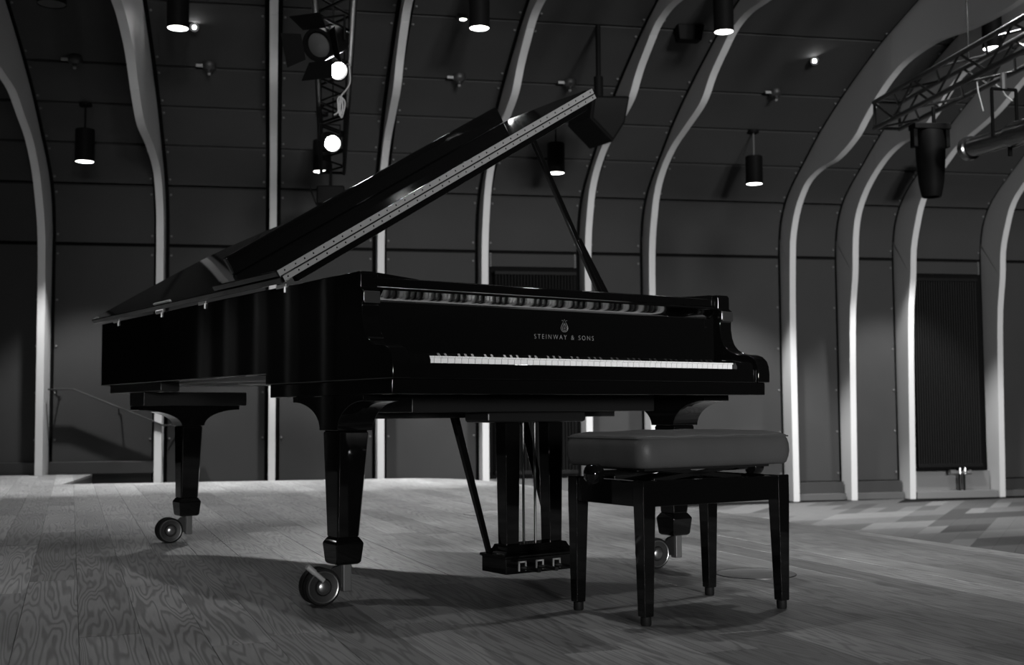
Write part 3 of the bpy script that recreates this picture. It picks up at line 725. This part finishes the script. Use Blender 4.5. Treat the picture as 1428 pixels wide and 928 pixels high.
for (u, v, n, h, lab) in (
    (118, 226, 11.04, .285, 'leftmost short dark cylinder downlight, low by the second rib from the left'),
    (775.5, 242, 11.04, .285, 'dark cylinder downlight just right of the raised piano lid'),
    (449, 240, 11.04, .285, 'cylinder downlight hidden behind the far end of the left lighting truss'),
    (1299, 262, 11.04, .285, 'cylinder downlight hidden behind the dark wash light'),
    (1052, 257, 11.04, .27, 'dark cylinder downlight hanging on a pale rod right of the loudspeaker'),
    (248, 40, 9.1, .42, 'large glowing cylinder downlight beside the left sparkling spotlight'),
    (668.5, 40, 9.1, .42, 'large glowing cylinder downlight at the top above the piano lid'),
    (1009.5, 45, 9.1, .42, 'large glowing cylinder downlight between two curved ribs right of the loudspeaker')):
    p = ray_at(u, v, n); pendant(lab, p, .083 if n > 10 else .081, h, ceil_z(n)-.0, rod=ALU if u == 1052 else FIXT, power=PEND*({118: 1.35, 1052: 2.0}.get(u, 1.7) if n > 10 else .8), cone=86 if n > 10 else 94)
p = ray_at(1384, 68, 9.0); pendant('dark cylinder downlight partly hidden behind the right lighting truss', p, .08, .42, ceil_z(9.0), lit=True)
p = ray_at(72, 6, 8.8); pendant('unlit cylinder downlight cut by the top left picture edge', p, .1, .4, ceil_z(8.8), lit=False)
# the next row towards the seats (just above the picture); the left-wall one is added to light its ribs
for n_, s_, lab in ((6.9, -1.7, 'over the tail of the piano'), (6.9, .5, 'over the middle of the piano'), (6.9, 2.6, 'over the stage edge right of the piano'), (6.9, 4.45, 'over the right truss'), (6.9, 6.8, 'over the carpet at the right'), (11.04, -3.7, 'beside the wall left of the picture'),
                    (9.9, -5.3, 'beside the left wall'), (4.4, -1.7, 'over the stage left of the piano'), (4.4, .4, 'over the keyboard'), (4.4, 2.5, 'over the stage right of the bench')):
    pendant('cylinder downlight hanging '+lab+', above the picture', W(s_, n_, 3.5), .08, .4, ceil_z(n_) if n_ > 4.5 else 4.42, power=PEND*(.3 if 'left wall' in lab else .6 if lab == 'over the right truss' else .15 if n_ > 5 else .25))

# two small sparkling ceiling spotlights
for (u, v, lab) in ((271, 38, 'small dazzling ceiling spotlight touching the left glowing cylinder'), (1136, 85, 'small dazzling ceiling spotlight between the fourth and third ribs from the right')):
    p = ray_at(u, v, 10.0); t = thing('ceiling_spotlight', lab, 'spotlight', p); dirv = (V((0, .6, .9))-p).normalized()
    mb = MB(); mb.lathe((0, 0, 0), dirv, [(-.08, .02), (-.075, .035), (0, .04), (0, .034), (-.012, .03)], 20); mb.build('housing', FIXT, t)
    mb = MB(); mb.lathe((0, 0, 0), dirv, [(-.012, .014), (-.002, .014), (.003, .008)], 16); mb.build('bulb', SPARKG, t)
    mb = MB(); mb.tube([-dirv*.06, (0, 0, ceil_z(p.dot(WN))-p.z)], .008, 8); mb.build('stem', FIXT, t)
    l = lamp('spot_beam', 'SPOT', dirv*.02, SPARK*14, dirv*2, spot_size=R(70), spot_blend=.6, shadow_soft_size=.03); l.parent = t
# small sensor domes on the fourth panel joint
for i, (u, v, lab) in enumerate(((100, 88, 'small ceiling sensor dome farthest left, above the leftmost downlight'), (287, 97, 'small ceiling sensor dome below the left sparkling spotlight'), (635, 110, 'small ceiling sensor dome below the central glowing cylinder'),
        (789, 119, 'small ceiling sensor dome beside the tip of the raised lid'), (1076, 132, 'small ceiling sensor dome left of the right sparkling spotlight'))):
    p = ray_at(u, v, 10.52); p.z = ceil_z(10.52); t = thing('ceiling_sensor', lab, 'sensor', p, WY, 'sensor domes along the panel joint')
    mb = MB(); mb.lathe((.03, -.02, .01), (0, -.3, -1), [(0, .06), (.03, .06), (.05, .045), (.06, .02), (.085, .016), (.09, .001)], 18); mb.build('dome', FIXG, t)
    mb = MB(); mb.box(-.08, -.02, -.05, -.03, -.022, .0); mb.build('tab', PALE, t)
    mb = MB(); mb.lathe((.03, -.035, -.075), (0, -.3, -1), [(0, .014), (.012, .012)], 10); mb.build('tip', PALE, t)
p = ray_at(644, 27, 9.72); t = thing('emergency_light', 'small square ceiling lamp with a bright lens left of the central cylinder downlight', 'ceiling light', p, WY)
mb = MB(); mb.box(-.045, .045, -.04, .04, 0, .09); mb.build('housing', FIXG, t, bevel=.008)
mb = MB(); mb.lathe((.01, 0, -.006), (0, 0, 1), [(0, .02), (.008, .032)], 16); mb.build('lens', GLOW, t)
p = ray_at(960, 47, 9.7); t = thing('ceiling_box', 'black tapered junction box fixed under the ceiling left of the right cylinder downlight', 'box', p, WY)
mb = MB(); mb.loft([[(-.10, -.06, -.07), (.10, -.06, -.07), (.10, .06, -.07), (-.10, .06, -.07)], [(-.12, -.08, .06), (.12, -.08, .06), (.12, .08, .06), (-.12, .08, .06)]]); mb.build('housing', FIXT, t, bevel=.01)
mb = MB(); mb.tube([(0, 0, .05), (0, 0, ceil_z(9.7)-p.z)], .015, 8); mb.build('stem', FIXT, t)

# hanging loudspeaker
p = ray_at(838, 160, 9.72); t = thing('hanging_loudspeaker', 'black wedge loudspeaker hanging from a pole behind the lid tip', 'loudspeaker', p, WY+.35)
mb = MB()
cr_ = lambda x, y, z: V((x, y, z))
q = [(-.18, .11), (.205, .155), (.15, -.08), (.02, -.26), (-.21, -.085)]
mb.prism(q, lambda a, b, tt: V((a, tt, b)), -.14, .20); mb.build('cabinet', FIXT, t, bevel=.012)
mb = MB(); mb.prism([(a*.86, b*.86-.002) for a, b in q], lambda a, b, tt: V((a, tt, b)), -.146, -.139); mb.build('grille', SATIN, t)
mb = MB(); mb.tube([(.0, .03, .13), (.0, .03, ceil_z(9.72)-p.z)], .022, 10); mb.lathe((0, .03, .13), (0, 0, 1), [(0, .04), (.20, .04)], 12); mb.build('pole', FIXT, t)
mb = MB(); mb.tube(crom([(-.17, .03, .13), (-.09, .03, .18), (-.01, .03, .22)], 5), .008, 6); mb.build('cable', FIXT, t)

# trusses -----------------------------------------------------------
def truss(label, a, yaw, length, size, material):
    t = thing('lighting_truss', label, 'truss', a, yaw)     # local -y runs from the far end towards the seats
    h = size/2; ch = [(-h, h), (h, h), (h, -h), (-h, -h)]
    for x, z in ch:
        mb = MB(); mb.tube([(x, 0, z), (x, -length, z)], .0175, 10); mb.build('chord', material, t)
    n = int(length/(size*1.5)); first = {}
    for k in range(n):
        y0, y1 = -length*k/n, -length*(k+1)/n
        for f_, (i, j) in enumerate(((0, 1), (1, 2), (2, 3), (3, 0))):
            p, q_ = (ch[i], ch[j]) if k % 2 else (ch[j], ch[i])
            key = (f_, k % 2)
            if key not in first:
                mb = MB(); mb.tube([(p[0], 0, p[1]), (q_[0], -length/n, q_[1])], .009, 6); first[key] = mb.build('diagonal', material, t, loc=(0, y0, 0))
            else: share(first[key], 'diagonal', t, (0, y0, 0))
    mb = MB()
    for i in range(4): p, q_ = ch[i], ch[(i+1) % 4]; mb.tube([(p[0], -.012, p[1]), (q_[0], -.012, q_[1])], .012, 8)
    mb.build('end_frame', material, t)
    for yy in (-1.2, -3.4):
        wp = V(a)+M.Rotation(yaw, 3, 'Z') @ V((0, yy, 0)); n_ = wp.dot(WN); mb = MB(); mb.tube([(0, yy, h), (0, yy, ceil_z(n_)-a[2]-.0)], .006, 6); mb.build('hanger', FIXT, t)
    return t
TA = R(8.6)
truss('black lighting truss running overhead with two lit lamps, left of the piano lid', V((-1.585, 10.6, 2.79)), TA, 6.2, .20, FIXT)
tr = truss('aluminium lighting truss crossing the upper right corner', V((2.86, 9.05, 2.79)), TA, 6.0, .20, mat('truss_alu', .03, .35, .4))
def clamp(t, z0, z1, x=0, y=0):
    mb = MB(); mb.tube([(x, y, z0), (x, y, z1)], .013, 8); mb.build('clamp', FIXT, t)
# lit PAR lamps on the left truss
for (u, v, n, lab) in ((471, 98, 6.6, 'lit round stage lamp half covered by a barn door on the left truss'), (463.5, 200, 8.5, 'lit round stage lamp, lower and farther one on the left truss')):
    p = ray_at(u, v, n); t = thing('stage_lamp', lab, 'stage light', p); dv = (V((.4, 3.4, .55))-p).normalized()
    r = .045 if n < 8 else .052
    mb = MB(); mb.lathe((0, 0, 0), dv, [(-.26, .03), (-.25, .05), (-.12, r+.014), (.02, r+.014), (.02, r+.004), (-.02, r+.002)], 24); mb.build('housing', FIXT, t)
    mb = MB(); mb.lathe((0, 0, 0), dv, [(-.02, r), (-.004, r), (.002, r*.6), (.004, .001)], 24); mb.build('lens', PARG, t)
    mb = MB(); pv = -dv*.12; sd_ = dv.cross(V((0, 0, 1))).normalized()*(r+.022)
    mb.tube([pv-sd_, pv-sd_+V((0, 0, .12)), pv+sd_+V((0, 0, .12)), pv+sd_], .007, 6); mb.build('yoke', FIXT, t)
    l = lamp('stage_beam', 'SPOT', dv*.03, PARW, dv*3, spot_size=R(64), spot_blend=.45, shadow_soft_size=.05); l.parent = t
# fresnel with barn doors, dark, on the left truss
p = ray_at(446, 62, 6.0); t = thing('fresnel_spotlight', 'unlit fresnel spotlight with open barn doors on the left truss', 'stage light', p); t.scale = (.85, .85, .85)
dv = V((-.30, -.86, -.40)).normalized(); sv = dv.cross(V((0, 0, 1))).normalized(); uv_ = sv.cross(dv)
mb = MB(); mb.lathe((0, 0, 0), dv, [(-.24, .05), (-.22, .085), (-.02, .095), (.03, .098), (.03, .08), (.0, .075)], 28); mb.build('housing', FIXT, t)
mb = MB(); mb.lathe((0, 0, 0), dv, [(.0, .075), (.012, .05), (.018, .001)], 24); mb.build('lens', LENS, t)
for s, axis, oth, tilt in ((-1, sv, uv_, .8), (1, sv, uv_, .8), (-1, uv_, sv, .9), (1, uv_, sv, .9)):
    b0 = dv*.03+axis*s*.095; b1 = b0+axis*s*.10*tilt+dv*.12*(1-.3*tilt); mb = MB(); th = dv.cross(oth)*.0
    nn = (b1-b0).cross(oth).normalized()*.0025
    mb.hexa([b0-oth*.075-nn, b0+oth*.075-nn, b0+oth*.075+nn, b0-oth*.075+nn, b1-oth*.10-nn, b1+oth*.10-nn, b1+oth*.10+nn, b1-oth*.10+nn]); mb.build('barn_door', FIXT, t)
mb = MB(); mb.tube([sv*.115-dv*.1, sv*.115-dv*.1+V((0, 0, .15)), -sv*.115-dv*.1+V((0, 0, .15)), -sv*.115-dv*.1], .009, 6); mb.build('yoke', FIXT, t)
# pale cable looped on the left truss
c0 = ray_at(487, 92, 6.9); mb = MB()
loop = [ray_at(u, v, 6.9)-c0 for u, v in ((487, 92), (488, 112), (484, 124), (476, 135), (472, 150), (474, 161), (478, 152), (477, 138), (474, 150), (476, 164), (480, 155), (481, 142), (474, 134), (471, 140), (472, 156), (466, 160))]
loop = [V((q_.x, q_.y+.012*sin(i*1.7), q_.z)) for i, q_ in enumerate(loop)]
mb.tube(crom(loop, 4), .0042, 6); o = mb.build('cable', CABLE, loc=c0); tag(o, 'pale cable looped below the upper lit lamp on the left truss', 'cable')
# dark unit at the far end of the left truss
p = ray_at(461, 275, 10.45); t = thing('floodlight', 'dark floodlight with open flaps at the far end of the left truss', 'stage light', p, TA)
mb = MB(); mb.box(-.12, .12, -.08, .1, -.07, .09); mb.build('housing', FIXT, t, bevel=.015)
for s in (-1, 1):
    mb = MB(); mb.hexa([(s*.12, -.08, -.07), (s*.12, .06, -.07), (s*.125, .06, -.065), (s*.125, -.08, -.065), (s*.17, -.12, .07), (s*.17, .06, .07), (s*.176, .06, .07), (s*.176, -.12, .07)]); mb.build('flap', FIXT, t)
clamp(t, .09, .30)
# moving-head style wash light hanging on the right truss
p = ray_at(1297, 194, 7.3); t = thing('wash_light', 'large dark tapered wash light hanging nose down under the right truss', 'stage light', p, TA)
mb = MB(); mb.lathe((0, 0, 0), (0, 0, -1), [(-.06, .05), (-.05, .085), (.02, .098), (.15, .094), (.30, .082), (.38, .066), (.395, .06), (.39, .052), (.37, .048)], 28); mb.build('housing', FIXT, t)
mb = MB(); mb.lathe((0, 0, -.37), (0, 0, -1), [(0, .05), (.01, .03), (.012, .001)], 20); mb.build('lens', LENS, t)
mb = MB(); mb.box(-.13, .13, -.05, .05, .06, .10); mb.box(-.13, -.10, -.03, .03, -.06, .1); mb.box(.10, .13, -.03, .03, -.06, .1); mb.build('yoke', FIXT, t, bevel=.006)
clamp(t, .10, .22, .03)
# long profile spotlight on the right truss
pa_, pb_ = ray_at(1352, 207, 6.9), ray_at(1470, 172, 6.1); t = thing('profile_spotlight', 'long profile spotlight with shiny barrel hanging under the right truss', 'stage light', pa_)
dv = (pa_-pb_).normalized(); Lh = (pa_-pb_).length
mb = MB(); mb.lathe((0, 0, 0), dv, [(-Lh, .05), (-Lh+.02, .075), (-Lh*.55, .08), (-Lh*.5, .062), (-.03, .062), (-.025, .075), (.02, .078), (.02, .066), (-.02, .06)], 28); mb.build('barrel', mat('fixture_sheen', .12, .22, .8), t)
mb = MB(); mb.lathe((0, 0, 0), dv, [(-.02, .06), (.0, .04), (.006, .001)], 20); mb.build('lens', LENS, t)
sv = dv.cross(V((0, 0, 1))).normalized(); cpt = -dv*Lh*.45
mb = MB()
for s in (-1, 1): mb.tube([cpt+sv*s*.085, cpt+sv*s*.085+V((0, 0, .30))], .011, 8)
mb.tube([cpt-sv*.085+V((0, 0, .30)), cpt+sv*.085+V((0, 0, .30))], .011, 8); mb.build('yoke', FIXT, t)
mb = MB(); mb.tube([cpt+V((0, 0, .30)), cpt+V((0, 0, .40))], .02, 8); mb.build('clamp', ALU, t)
mb = MB(); mb.tube([-dv*Lh*.5-V((0, 0, .05)), -dv*Lh*.5-V((0, 0, .12))], .014, 8); mb.build('focus_knob', FIXT, t)
c0 = ray_at(1362, 110, 7.0); mb = MB()
for pts in (((1362, 112), (1364, 128), (1367, 140), (1371, 155)), ((1388, 118), (1396, 124), (1403, 134), (1412, 141))):
    mb.tube(crom([ray_at(u, v, 7.0)-c0 for u, v in pts], 4), .005, 6)
o = mb.build('cable', CABLE, loc=c0); tag(o, 'pale cable ends dangling from the right truss above the profile spotlight', 'cable')
